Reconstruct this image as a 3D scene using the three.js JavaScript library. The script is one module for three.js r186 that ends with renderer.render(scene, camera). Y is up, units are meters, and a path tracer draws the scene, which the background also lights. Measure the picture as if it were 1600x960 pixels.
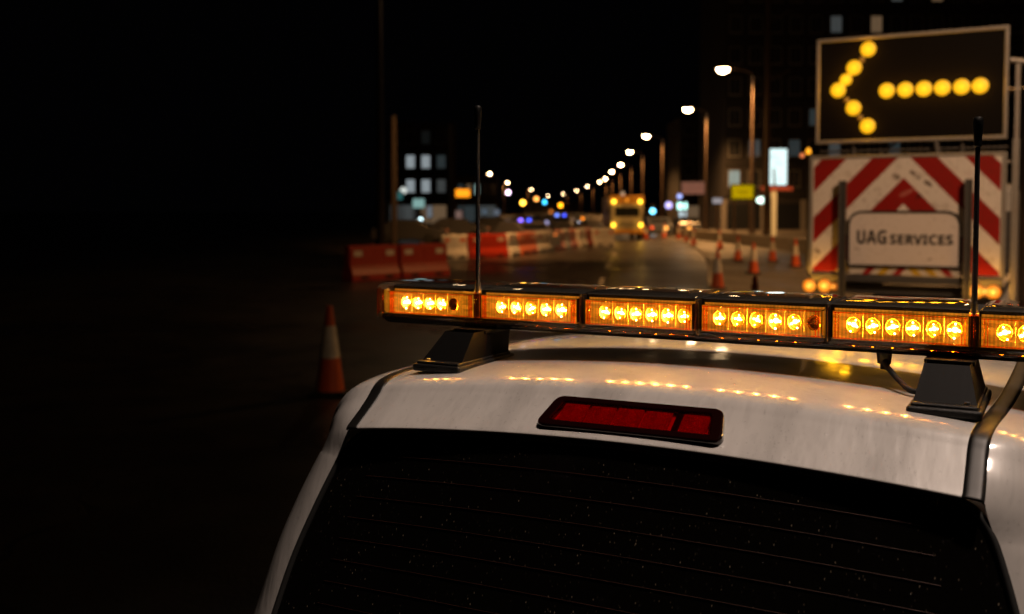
import * as THREE from 'three';
import { mergeGeometries, toCreasedNormals } from 'three/addons/utils/BufferGeometryUtils.js';
import { RoundedBoxGeometry } from 'three/addons/geometries/RoundedBoxGeometry.js';
import { RectAreaLightUniformsLib } from 'three/addons/lights/RectAreaLightUniformsLib.js';
RectAreaLightUniformsLib.init();

// ---------------------------------------------------------------- camera, sky, exposure
const scene = new THREE.Scene();
const EYE = 2.07, PITCH = THREE.MathUtils.degToRad(2.7), FPX = 1600;
const camera = new THREE.PerspectiveCamera(33.398, 1600 / 960, 0.05, 4000);
camera.position.set(0, EYE, 0);
camera.rotation.x = -PITCH;
camera.setViewOffset(1600, 960, 0, 76.5, 1600, 960);
camera.focus = 1.78;
camera.userData.fStop = 3.5;
camera.updateProjectionMatrix(); camera.updateMatrixWorld();
const renderer = new THREE.WebGLRenderer({ antialias: true });
renderer.setSize(1024, 614);
renderer.toneMapping = THREE.LinearToneMapping;
renderer.toneMappingExposure = 1;
renderer.shadowMap.enabled = true;
{ // clear night sky over a town
  const w = 64, h = 32, d = new Float32Array(w * h * 4);
  for (let y = 0; y < h; y++) for (let x = 0; x < w; x++) {
    const e = Math.max(0, (y + 0.5) / h * 2 - 1), k = 1 - 0.5 * e, o = (y * w + x) * 4;
    d[o] = 0.0013 * k; d[o + 1] = 0.0012 * k; d[o + 2] = 0.0016 * k; d[o + 3] = 1;
  }
  const t = new THREE.DataTexture(d, w, h, THREE.RGBAFormat, THREE.FloatType);
  t.mapping = THREE.EquirectangularReflectionMapping; t.magFilter = t.minFilter = THREE.LinearFilter; t.needsUpdate = true;
  scene.background = t; scene.environment = t; scene.environmentIntensity = 0.3;
}
const WARM = [1, 0.46, 0.14], AMBER = [1, 0.47, 0.03];

// ---------------------------------------------------------------- helpers
let seed = 20240611;
const rnd = () => { seed = (seed * 1664525 + 1013904223) >>> 0; return seed / 4294967296; };
const rr = (a, b) => a + (b - a) * rnd();
const V = (x, y, z) => new THREE.Vector3(x, y, z);
const col = (r, g, b) => new THREE.Color().setRGB(r, g, b);
const F = V(0, -Math.sin(PITCH), -Math.cos(PITCH)), U = V(0, Math.cos(PITCH), -Math.sin(PITCH));
// a place in the world found from a sight line and a distance
const place = (px, py, d) => V(0, EYE, 0).addScaledVector(F, d).addScaledVector(V(1, 0, 0), (px - 800) / FPX * d).addScaledVector(U, (403.5 - py) / FPX * d);
const used = {};
const numbered = (n) => { const k = used[n] = (used[n] ?? -1) + 1; return k ? n + '_' + String(k).padStart(3, '0') : n; };
function tag(o, label, category, group) { o.userData.label = label; o.userData.category = category; if (group) o.userData.group = group; return o; }
function thing(name, label, category, pos = [0, 0, 0], turn = 0, group) {
  const o = new THREE.Group(); o.name = numbered(name); scene.add(o);
  o.position.set(...pos); o.rotation.y = turn;
  return tag(o, label, category, group);
}
function part(name, geo, mat, parent) {
  const g = Array.isArray(geo) ? (geo.length > 1 ? merge(geo) : geo[0]) : geo;
  const m = new THREE.Mesh(g, mat); m.name = name; m.castShadow = m.receiveShadow = true; parent.add(m); return m;
}
function struct(name, geo, mat) { const m = part(numbered(name), geo, mat, scene); m.userData.kind = 'structure'; return m; }
function copy(o, label, pos, turn) {
  const c = o.clone(); c.name = numbered(o.name.replace(/_\d{3}$/, '')); scene.add(c);
  c.userData = { ...o.userData }; if (label) c.userData.label = label;
  c.position.set(...pos); if (turn !== undefined) c.rotation.y = turn; return c;
}
function merge(list) {
  return mergeGeometries(list.map((g) => {
    const n = g.index ? g.toNonIndexed() : g.clone();
    for (const k of Object.keys(n.attributes)) if (!['position', 'normal', 'uv'].includes(k)) n.deleteAttribute(k);
    if (!n.attributes.uv) n.setAttribute('uv', new THREE.BufferAttribute(new Float32Array(n.attributes.position.count * 2), 2));
    n.clearGroups(); n.morphAttributes = {}; return n;
  }));
}
const mv = (g, x, y, z, rx = 0, ry = 0, rz = 0) => { if (rx) g.rotateX(rx); if (ry) g.rotateY(ry); if (rz) g.rotateZ(rz); return g.translate(x, y, z); };
const box = (w, h, d, x = 0, y = 0, z = 0, r = 0) => mv(r ? new RoundedBoxGeometry(w, h, d, 2, Math.min(r, w / 2.01, h / 2.01, d / 2.01)) : new THREE.BoxGeometry(w, h, d), x, y, z);
const cyl = (r0, r1, h, x = 0, y = 0, z = 0, n = 20, open = false) => new THREE.CylinderGeometry(r1, r0, h, n, 1, open).translate(x, y + h / 2, z);
const lathe = (pts, n = 28) => new THREE.LatheGeometry(pts.map((p) => new THREE.Vector2(...p)), n);
function rod(a, b, r0, r1 = r0, n = 10) {
  const d = b.clone().sub(a), g = new THREE.CylinderGeometry(r1, r0, d.length(), n);
  g.applyQuaternion(new THREE.Quaternion().setFromUnitVectors(V(0, 1, 0), d.clone().normalize()));
  return g.translate(...a.clone().add(b).multiplyScalar(0.5).toArray());
}
const tube = (pts, r, n = 40, k = 8, closed = false) => new THREE.TubeGeometry(new THREE.CatmullRomCurve3(pts, closed), n, r, k, closed);
// a sheet from a function of two parameters
function sheet(f, nu, nv, flip = false) {
  const p = [], uv = [], ix = [];
  for (let j = 0; j <= nv; j++) for (let i = 0; i <= nu; i++) { const q = f(i / nu, j / nv); p.push(q.x, q.y, q.z); uv.push(q.x, q.z + q.y); }
  for (let j = 0; j < nv; j++) for (let i = 0; i < nu; i++) {
    const a = j * (nu + 1) + i, b = a + 1, c = a + nu + 1, d = c + 1;
    flip ? ix.push(a, b, c, b, d, c) : ix.push(a, c, b, b, c, d);
  }
  const g = new THREE.BufferGeometry();
  g.setAttribute('position', new THREE.Float32BufferAttribute(p, 3)); g.setAttribute('uv', new THREE.Float32BufferAttribute(uv, 2));
  g.setIndex(ix); g.computeVertexNormals(); return g;
}
function along(rows, t) { // Catmull-Rom through rows of numbers, t in 0..1
  const n = rows.length - 1, s = Math.min(t * n, n - 1e-6), i = Math.floor(s), f = s - i;
  const a = rows[Math.max(i - 1, 0)], b = rows[i], c = rows[i + 1], d = rows[Math.min(i + 2, n)];
  return b.map((_, k) => 0.5 * (2 * b[k] + (c[k] - a[k]) * f + (2 * a[k] - 5 * b[k] + 4 * c[k] - d[k]) * f * f + (3 * b[k] - a[k] - 3 * c[k] + d[k]) * f * f * f));
}

// ---------------------------------------------------------------- noise and materials
const H2 = (x, y, s) => { let h = (x * 374761393 + y * 668265263 + s * 982451653) | 0; h = Math.imul(h ^ (h >>> 13), 1274126177); return ((h ^ (h >>> 16)) >>> 0) / 4294967296; };
function vnoise(x, y, per, s) {
  const xi = Math.floor(x), yi = Math.floor(y), fx = x - xi, fy = y - yi, w = (a) => ((a % per) + per) % per;
  const u = fx * fx * (3 - 2 * fx), v = fy * fy * (3 - 2 * fy);
  const a = H2(w(xi), w(yi), s), b = H2(w(xi + 1), w(yi), s), c = H2(w(xi), w(yi + 1), s), d = H2(w(xi + 1), w(yi + 1), s);
  return a + (b - a) * u + (c - a) * v + (a - b - c + d) * u * v;
}
const fbm = (x, y, per, oct, s) => { let v = 0, a = 0.5, t = 0; for (let o = 0; o < oct; o++) { v += a * vnoise(x * per, y * per, per, s + o); t += a; a *= 0.55; per *= 2; } return v / t; };
function dataTex(n, f, rep = 1, srgb = false) {
  const d = new Uint8Array(n * n * 4);
  for (let y = 0; y < n; y++) for (let x = 0; x < n; x++) { const c = f(x / n, y / n), o = (y * n + x) * 4; for (let k = 0; k < 3; k++) d[o + k] = Math.max(0, Math.min(255, Math.round(255 * (Array.isArray(c) ? c[k] : c)))); d[o + 3] = 255; }
  const t = new THREE.DataTexture(d, n, n); t.wrapS = t.wrapT = THREE.RepeatWrapping; t.magFilter = THREE.LinearFilter; t.minFilter = THREE.LinearMipmapLinearFilter;
  t.generateMipmaps = true; t.repeat.set(rep, rep); if (srgb) t.colorSpace = THREE.SRGBColorSpace; t.needsUpdate = true; return t;
}
function canvasTex(w, h, draw) { const c = document.createElement('canvas'); c.width = w; c.height = h; draw(c.getContext('2d'), w, h); const t = new THREE.CanvasTexture(c); t.colorSpace = THREE.SRGBColorSpace; t.anisotropy = 8; return t; }
const std = (r, g, b, rough = 0.6, o = {}) => new THREE.MeshStandardMaterial({ color: col(r, g, b), roughness: rough, ...o });
const phys = (r, g, b, rough, o = {}) => new THREE.MeshPhysicalMaterial({ color: col(r, g, b), roughness: rough, ...o });
const glow = (r, g, b, s = 1) => new THREE.MeshStandardMaterial({ color: col(0.05, 0.05, 0.05), emissive: col(r, g, b), emissiveIntensity: s, roughness: 0.5 });

const speckTex = dataTex(512, (x, y) => { const a = fbm(x, y, 6, 5, 3), b = fbm(x, y, 40, 3, 11), s = vnoise(x * 256, y * 256, 256, 31) > 0.93 ? 0.16 : 0; const v = 0.97 - 0.55 * Math.max(0, a - 0.47) - 0.3 * Math.max(0, b - 0.55) - s * (a > 0.45 ? 1 : 0.2); return [v, v * 0.992, v * 0.98]; }, 2.2);
const fineRough = dataTex(256, (x, y) => { const v = 0.32 + 0.35 * fbm(x, y, 8, 5, 5); return [v, v, v]; }, 3);
const rippleTex = dataTex(256, (x, y) => fbm(x, y, 10, 4, 77), 3);
const filmTex = dataTex(512, (x, y) => { const a = fbm(x, y, 7, 5, 301), b = fbm(x, y, 60, 3, 303); const v = 0.12 + 0.9 * Math.max(0, a - 0.4) + 0.5 * Math.max(0, b - 0.5); return [v, v, v]; }, 1.7);
const rippleTex2 = dataTex(256, (x, y) => 0.55 * Math.abs(Math.sin(x * Math.PI * 24)) + 0.45 * fbm(x, y, 20, 3, 79), 10);
const dustTex = dataTex(1024, (x, y) => { const i = Math.floor(x * 512), j = Math.floor(y * 512), n = H2(i, j, 7), d = fbm(x, y, 5, 4, 83); const on = n > 0.994 - 0.012 * Math.max(0, d - 0.42); const v = on ? 0.03 + 0.3 * Math.pow(H2(i, j, 9), 4) : 0.004; return [v, v, v]; }, 1.6);
const prismTex = dataTex(256, (x, y) => { const n = H2(Math.floor(x * 64), Math.floor(y * 64), 19), d = fbm(x, y, 5, 3, 401); const v = 0.35 + 0.5 * n * n + 0.3 * (d - 0.5); return [v, v, v]; }, 1);
const ribTex = dataTex(256, (x, y) => { const a = Math.abs(Math.sin(x * Math.PI * 34)), b = fbm(x, y, 14, 3, 501), e = Math.min(1, Math.min(y, 1 - y) * 9); const v = 0.03 + 0.42 * a * a + 1.3 * (b - 0.4); return [v, v, v]; }, 1);
const wearTex = dataTex(512, (x, y) => { const a = fbm(x, y, 5, 6, 21), b = fbm(x, y, 24, 4, 41); const v = 0.62 + 0.36 * b - 0.5 * Math.max(0, a - 0.55); return [v, v * 0.97, v * 0.93]; }, 1);
const steelTex = dataTex(256, (x, y) => { const a = fbm(x, y, 6, 5, 61), b = fbm(x, y, 30, 3, 63); const r = Math.max(0, a - 0.55) * 2.4; return [0.5 + 0.35 * b - 0.1 * r, 0.5 + 0.35 * b - 0.3 * r, 0.5 + 0.35 * b - 0.42 * r]; }, 1.5);
const M = {
  paint: phys(0.74, 0.715, 0.69, 0.42, { map: speckTex, clearcoat: 1, clearcoatRoughness: 0.3, bumpMap: rippleTex, bumpScale: 0.0014, clearcoatRoughnessMap: filmTex }),
  blackTrim: phys(0.007, 0.0066, 0.006, 0.45, { bumpMap: rippleTex, bumpScale: 0.0004 }),
  rubber: std(0.012, 0.012, 0.012, 0.75),
  tint: phys(1, 0.82, 0.6, 0.06, { specularIntensity: 0.6, map: dustTex }),
  heater: std(0.032, 0.009, 0.004, 0.5, { metalness: 0.3 }),
  redLens: phys(0.9, 0.05, 0.03, 0.12, { transmission: 1, thickness: 0 }),
  redCell: std(0.9, 0.035, 0.016, 0.14, { map: prismTex, bumpMap: rippleTex.clone(), bumpScale: 0.002 }),
  redDark: phys(0.012, 0.0015, 0.0015, 0.15, { clearcoat: 1, clearcoatRoughness: 0.05 }),
  water: phys(1, 1, 1, 0.16, { transmission: 1, thickness: 0, ior: 1.5 }),
  blackMetal: std(0.02, 0.018, 0.016, 0.3, { metalness: 0.6, roughnessMap: fineRough }),
  chrome: std(0.62, 0.6, 0.6, 0.34, { metalness: 1 }),
  lens: phys(0.97, 0.93, 0.87, 0.03, { transmission: 1, thickness: 0, specularIntensity: 1 }),
  amberMetal: std(0.96, 0.72, 0.34, 0.14, { metalness: 1 }),
  amberTray: std(0.94, 0.68, 0.28, 0.26, { metalness: 0.35, bumpMap: rippleTex2, bumpScale: 0.0012, emissive: col(0.85, 0.29, 0.012), emissiveIntensity: 0.9, emissiveMap: ribTex }),
  amberClear: phys(1, 0.55, 0.12, 0.05, { transmission: 1, thickness: 0 }),
  cupMetal: std(1, 0.5, 0.07, 0.16, { metalness: 1 }),
  optic: glow(...[1.1, 0.42, 0.012], 1),
  led: glow(30, 19, 7, 1),
  asphalt: null,
  steel: std(0.5, 0.47, 0.43, 0.5, { metalness: 0.5, map: steelTex }),
  darkSteel: std(0.16, 0.15, 0.14, 0.5, { metalness: 0.5, map: steelTex }),
  black: std(0.006, 0.0055, 0.005, 0.7),
  coneOrange: std(0.72, 0.115, 0.02, 0.5, { map: wearTex }),
  coneWhite: std(0.74, 0.72, 0.69, 0.45, { map: wearTex }),
  barrierRed: std(0.42, 0.03, 0.01, 0.45, { map: wearTex }),
  barrierOrange: std(0.75, 0.16, 0.03, 0.45, { map: wearTex }),
  barrierWhite: std(0.72, 0.7, 0.66, 0.5, { map: wearTex }),
  reflector: std(0.78, 0.74, 0.66, 0.35, { map: wearTex }),
  concrete: std(0.3, 0.28, 0.255, 0.85, { map: wearTex }),
  pole: std(0.17, 0.125, 0.095, 0.5, { metalness: 0.35, map: steelTex }),
  darkPole: std(0.035, 0.022, 0.016, 0.7, { map: steelTex }),
  boardBlack: phys(0.006, 0.0048, 0.004, 0.6, { specularIntensity: 0.12 }),
  lampNear: glow(1, 0.8, 0.62, 5),
  foot: phys(0.004, 0.0035, 0.003, 0.55, { specularIntensity: 0.3, bumpMap: rippleTex, bumpScale: 0.0004 }),
  lampGlow: glow(1, 0.66, 0.34, 45),
  brick: std(0.085, 0.07, 0.06, 0.9, { map: wearTex }),
  brickDark: std(0.03, 0.028, 0.029, 0.9, { map: wearTex }),
  glassDark: phys(0.02, 0.022, 0.026, 0.1, {}),
  frame: std(0.2, 0.19, 0.18, 0.6),
  yellow: std(0.8, 0.55, 0.02, 0.5),
};

M.redCell.bumpMap.repeat.set(3, 3); M.redCell.bumpMap.needsUpdate = true;
// ---------------------------------------------------------------- ground
{
  const A = dataTex(1024, (x, y) => {
    const big = fbm(x, y, 4, 5, 91), mid = fbm(x, y, 28, 4, 97), grit = H2(Math.floor(x * 1024), Math.floor(y * 1024), 5);
    const crack = Math.abs(fbm(x, y, 7, 4, 133) - 0.5) < 0.007 ? 0.45 : 1;
    const v = (0.42 + 0.5 * (big - 0.5) + 0.5 * (mid - 0.5) + 0.22 * (grit - 0.5)) * crack; return [v, v * 0.97, v * 0.93];
  }, 1 / 14);
  const R = dataTex(512, (x, y) => { const v = 0.42 + 0.75 * fbm(x, y, 5, 6, 191) - 0.12; return [v, v, v]; }, 1 / 9);
  M.asphalt = std(0.1, 0.088, 0.074, 0.5, { map: A, roughnessMap: R, bumpMap: A, bumpScale: 0.01 });
  M.pave = std(0.26, 0.235, 0.205, 0.9, { map: A.clone(), roughnessMap: R, bumpMap: A, bumpScale: 0.01 });
  M.pave.map.repeat.set(1 / 5, 1 / 5); M.pave.map.needsUpdate = true;
  const flat = (g) => { g.rotateX(-Math.PI / 2); const p = g.attributes.position, uv = g.attributes.uv; for (let i = 0; i < p.count; i++) uv.setXY(i, p.getX(i), p.getZ(i)); return g; };
  const g = flat(new THREE.PlaneGeometry(2400, 2400, 40, 40)); struct('road', g, M.asphalt).position.y = 0;
  // footpath on the far side of the cones, with its kerb
  const edge = [[4.2, 18], [4.3, -20], [5.5, -28], [7.6, -39], [9.3, -50], [10.9, -66], [12.5, -90], [14.5, -160], [20, -400]].map((p) => V(p[0], 0, p[1]));
  const c = new THREE.CatmullRomCurve3(edge), pts = c.getPoints(120);
  const s = new THREE.Shape(); s.moveTo(140, -20); pts.forEach((p) => s.lineTo(p.x, -p.z)); s.lineTo(140, 400);
  const pg = new THREE.ShapeGeometry(s); pg.rotateX(-Math.PI / 2); { const p = pg.attributes.position, uv = pg.attributes.uv; for (let i = 0; i < p.count; i++) uv.setXY(i, p.getX(i), p.getZ(i)); }
  struct('pavement', pg, M.pave).position.y = 0.05;
  const kp = c.getPoints(160), kerb = sheet((u, v) => { const i = Math.min(160, Math.round(v * 160)), p = kp[i]; const prof = [[-0.14, 0], [-0.13, 0.048], [-0.115, 0.058], [0.0, 0.058], [0.0, 0.0]][Math.round(u * 4)]; return V(p.x + prof[0], prof[1], p.z); }, 4, 160, true);
  struct('kerb', toCreasedNormals(kerb, 0.6), M.concrete);
  // worn dashes of the lane line
  for (const [x0, z0, x1, z1] of [[2.2, -26, 2.75, -31], [3.4, -36.5, 3.95, -41], [4.55, -46, 5.1, -50.5], [5.7, -56, 6.1, -60], [-0.6, -13, -0.1, -17]]) {
    const L = Math.hypot(x1 - x0, z1 - z0), a = flat(new THREE.PlaneGeometry(0.13, L)); a.rotateY(Math.atan2(x1 - x0, z1 - z0)); a.translate((x0 + x1) / 2, 0.004, (z0 + z1) / 2);
    struct('lane_marking', a, std(0.5, 0.46, 0.4, 0.7, { map: wearTex }));
  }
}

// ---------------------------------------------------------------- street lamps
const lampWarm = col(...WARM);
function lampPost(name, label, foot, head, group, power, spot, mat = M.pole, tint = lampWarm, bowl = M.lampGlow) {
  const t = thing(name, label, 'street lamp', [foot.x, 0, foot.z], 0, group);
  const h = head.clone().sub(V(foot.x, 0, foot.z)), far = -foot.z > 200, dir = V(h.x, 0, h.z).normalize();
  const topY = h.y - Math.min(0.7, 0.25 * Math.hypot(h.x, h.z));
  part('pole', [cyl(0.17, 0.1, topY, 0, 0, 0, 12), cyl(0.24, 0.21, 0.9, 0, 0, 0, 12)], mat, t);
  const neck = h.clone().addScaledVector(dir, -0.3);
  part('arm', tube([V(0, topY - 0.05, 0), V(h.x * 0.12, topY + (h.y - topY) * 0.45, h.z * 0.12), V(h.x * 0.5, topY + (h.y - topY) * 0.85, h.z * 0.5), neck], 0.045, 16, 8), mat, t);
  const turn = Math.atan2(-h.z, h.x);
  const headG = new THREE.SphereGeometry(0.5, 20, 10, 0, Math.PI * 2, 0, Math.PI / 2).scale(0.92, 0.2, 0.54); headG.rotateY(turn); headG.translate(h.x, h.y, h.z);
  part('lamp_head', headG, mat, t);
  const lensG = new THREE.SphereGeometry(0.5, 20, 10, 0, Math.PI * 2, Math.PI / 2, Math.PI / 2).scale(0.84, 0.62, 0.5); lensG.rotateY(turn); lensG.translate(h.x, h.y - 0.004, h.z);
  part('lamp_glass', lensG, bowl, t);
  let l;
  if (spot) { l = new THREE.SpotLight(tint, power, 0, spot.angle, spot.soft, 2); l.position.set(h.x, h.y - 0.36, h.z); l.target.position.set(spot.at[0] - foot.x, spot.at[1], spot.at[2] - foot.z); t.add(l.target); }
  else { l = new THREE.SpotLight(lampWarm, power, 0, 1.32, 0.5, 2); l.position.set(h.x, h.y - 0.36, h.z); l.target.position.set(h.x, 0, h.z); t.add(l.target); }
  l.castShadow = true; l.shadow.radius = 8; t.add(l);
  return t;
}
const LAMPS = [[1130, 107, 70, 1178], [1075, 170, 98.5, 1105], [1010, 212, 134, 1036], [984, 237, 171, 1005], [970, 257, 219, 987], [956, 268, 259, 970], [946, 279, 324, 957], [937, 284, 354, 948], [918, 291, 421, 927], [901, 298, 519, 908], [880, 303, 623, 886]];
const order = ['nearest and highest', 'second', 'third', 'fourth', 'fifth', 'sixth', 'seventh', 'eighth', 'ninth', 'tenth', 'eleventh and farthest'];
LAMPS.forEach(([x, y, d, px], i) => { const h = place(x, y, d), f = place(px, y, d); lampPost('street_lamp', `lit street lamp, ${order[i]} in the row running along the footpath`, V(f.x, 0, h.z), h, 'street lamps along the footpath side', 1150); });
[[765, 271, 273, 757, 'above the orange shop sign'], [793, 285, 362, 787, 'above the violet bulb'], [830, 296, 486, 825, 'between the amber beacon and the row of lamps'], [856, 306, 640, 852, 'lowest and farthest, over the blue car lights']].forEach(([x, y, d, px, w]) => {
  const h = place(x, y, d), f = place(px, y, d); lampPost('street_lamp', `small distant street lamp, ${w}`, V(f.x, 0, h.z), h, 'street lamps on the barrier side', 1150);
});
// the two lamps of the row that stand beside and behind the camera
{ // works floodlight on a mast beside the road, turned to the back of the arrow board truck
  const p = V(5.9, 8.4, -3.6), aim = V(4.9, 1.4, -12.2).sub(p).normalize();
  const t = thing('floodlight_mast', 'works floodlight on a mast turned to the chevron board, outside the frame', 'floodlight', [p.x, 0, p.z]);
  part('mast', [cyl(0.07, 0.045, 8.3, 0, 0, 0, 12), box(1.2, 0.12, 1.2, 0, 0.06, 0, 0.03)], M.steel, t);
  const h = part('lamp_box', box(0.44, 0.34, 0.2, 0, 0, 0, 0.03), M.black, t);
  h.position.set(0, 8.4, 0); h.lookAt(p.clone().add(aim)); part('lamp_glass', box(0.38, 0.28, 0.02, 0, 0, 0.105), glow(1, 0.7, 0.44, 5), h);
  const l = new THREE.SpotLight(col(1, 0.62, 0.36), 210, 0, 0.62, 1, 2); l.position.set(aim.x * 0.2, 8.4 + aim.y * 0.2, aim.z * 0.2); l.target.position.set(4.9 - p.x, 1.4, -12.2 - p.z); l.castShadow = true; l.shadow.radius = 8; t.add(l, l.target);
}
lampPost('street_lamp', 'street lamp on the footpath beside the cones, above the frame', V(17, 0, -27), V(14.2, 11.8, -27.5), 'street lamps along the footpath side', 600);
lampPost('street_lamp', 'brown lamp pole at the barrier end, its lamp above the frame', V(-4.95, 0, -38.5), V(-2.2, 11.8, -39), 'street lamps on the barrier side', 1150, { at: [2.6, 0, -53], angle: 0.75, soft: 0.7 }, M.darkPole);
lampPost('street_lamp', 'street lamp hanging over the white vehicle, above the frame', V(6.2, 0, -0.9), V(2.05, 8.6, -1.24), 'street lamps along the footpath side', 88, { at: [0.35, 1.75, -1.75], angle: 0.42, soft: 0.85 }, M.pole, col(1, 0.77, 0.63), M.lampNear);

// ---------------------------------------------------------------- the white vehicle
const UX = 0.3307595, UZ = -1.8443494, YAW = THREE.MathUtils.degToRad(-28.4), XC = -0.022, W0 = 0.515;
const car = thing('passenger_vehicle', 'white four wheel drive seen from behind, carrying the amber light bar', 'vehicle', [UX, 0.002, UZ], YAW);
car.rotation.order = 'YXZ'; car.rotation.z = 0.009;
const ROOF = [[-1.7, 1.66, 0.05, 0, 0.49], [-1.1, 1.748, 0.042, 0, 0.528], [-0.6, 1.782, 0.037, 0, 0.54], [-0.3, 1.788, 0.034, 0, 0.539], [-0.1, 1.787, 0.033, 0, 0.533], [0.03, 1.784, 0.031, 0.002, 0.5255], [0.11, 1.781, 0.029, 0.004, 0.519], [0.165, 1.776, 0.028, 0.006, 0.5135], [0.196, 1.768, 0.028, 0.008, 0.51], [0.218, 1.753, 0.028, 0.01, 0.508], [0.24, 1.738, 0.028, 0.012, 0.508], [0.268, 1.722, 0.029, 0.014, 0.508], [0.292, 1.708, 0.029, 0.016, 0.508], [0.298, 1.703, 0.029, 0.016, 0.507], [0.294, 1.700, 0.029, 0.016, 0.506]];
const roofF = (u, t) => { const [z, y, dr, bow, w] = along(ROOF, t), s = 2 * u - 1; return V(XC + w * s, y - dr * s * s, z - bow * s * s); };
part('roof_panel', sheet(roofF, 48, 130), M.paint, car);
const GLASS = [[1.695, 0.484, 0.297, 0.029], [1.689, 0.508, 0.299, 0.029], [1.68, 0.524, 0.304, 0.029], [1.658, 0.541, 0.313, 0.028], [1.625, 0.556, 0.326, 0.027], [1.55, 0.58, 0.358, 0.025], [1.46, 0.602, 0.396, 0.022], [1.35, 0.616, 0.443, 0.02], [1.22, 0.632, 0.5, 0.018], [1.05, 0.645, 0.57, 0.016]];
const glassF = (u, t) => { const [y, w, z, dr] = along(GLASS, t), s = 2 * u - 1; return V(XC + w * s, y - dr * s * s, z - 0.035 * s * s - 0.006); };
const glassT = (y) => { let a = 0, b = 1; for (let i = 0; i < 30; i++) { const m = (a + b) / 2; along(GLASS, m)[0] > y ? a = m : b = m; } return a; };
const rearGlass = part('rear_window', sheet(glassF, 40, 60), M.tint, car);
{
  const pts = []; for (let i = 60; i >= 0; i--) pts.push(glassF(0, i / 60)); for (let i = 2; i < 39; i++) pts.push(glassF(i / 40, 0)); for (let i = 0; i <= 60; i++) pts.push(glassF(1, i / 60));
  part('window_seal', tube(pts, 0.0062, 420, 8), M.rubber, rearGlass);
  for (let k = 0; k < 9; k++) {
    const p = []; for (let i = 0; i <= 40; i++) { const q = glassF(0.075 + 0.85 * i / 40, glassT(1.648 - 0.0355 * k)); p.push(V(q.x, q.y + 0.0006, q.z + 0.0006)); }
    part('defroster_line', tube(p, 0.0007, 50, 5), M.heater, rearGlass);
  }
}
// side panels: from the edge line outside the moulding, round and down (or round and forward beside the window)
const SIDE = [[0.518, 1.608, -1.7, 0], [0.556, 1.704, -1.1, 0], [0.568, 1.743, -0.6, 0], [0.567, 1.752, -0.3, 0], [0.561, 1.752, -0.1, 0], [0.5535, 1.751, 0.03, 0.02], [0.547, 1.75, 0.105, 0.08], [0.5415, 1.746, 0.157, 0.2], [0.538, 1.737, 0.187, 0.34], [0.536, 1.716, 0.215, 0.5], [0.536, 1.692, 0.245, 0.64], [0.536, 1.662, 0.268, 0.76]];
for (const t of [0.36, 0.44, 0.555, 0.67, 0.78, 0.89, 1]) { const q = glassF(1, t); SIDE.push([q.x - XC + 0.004, q.y, q.z + 0.004, Math.min(1, 0.8 + (t - 0.36) * 1.2)]); }
function sideF(sg) {
  return (u, t) => {
    const [x, y, z, k] = along(SIDE, t), kk = Math.max(0, Math.min(1, k));
    const a = V(1, -0.12 * (1 - kk), -0.3 * kk).normalize(), b = V(0.14 - 0.04 * kk, -Math.cos(kk * Math.PI / 2), -Math.sin(kk * Math.PI / 2)).normalize();
    const A = 0.175 - 0.05 * kk, B = 0.2 - 0.05 * kk, ph = Math.min(1, u / 0.75) * Math.PI / 2, L = Math.max(0, u - 0.75) * 4 * 0.45;
    const p = V(x, y, z).addScaledVector(a, A * Math.sin(ph)).addScaledVector(b, B * (1 - Math.cos(ph)) + L);
    return V(XC + sg * p.x, p.y, p.z);
  };
}
for (const sg of [-1, 1]) {
  part('side_panel', sheet(sideF(sg), 26, 120, sg > 0), M.paint, car);
  const strip = sheet((u, t) => {
    const tt = t * 0.993, a = roofF(sg > 0 ? 1 : 0, tt), [, , , , w] = along(ROOF, tt), e = (u - 0.5) * 2;
    const out = V(sg, -0.1, 0), n = V(0.1 * sg, 1, tt > 0.55 ? 0.7 : 0).normalize();
    return a.addScaledVector(out, 0.014 + e * 0.0145).addScaledVector(n, 0.0045 * Math.pow(1 - e ** 4, 0.5) - 0.003);
  }, 10, 110, sg < 0 ? false : false);
  part('roof_moulding', strip, M.blackTrim, car);
}
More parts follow.
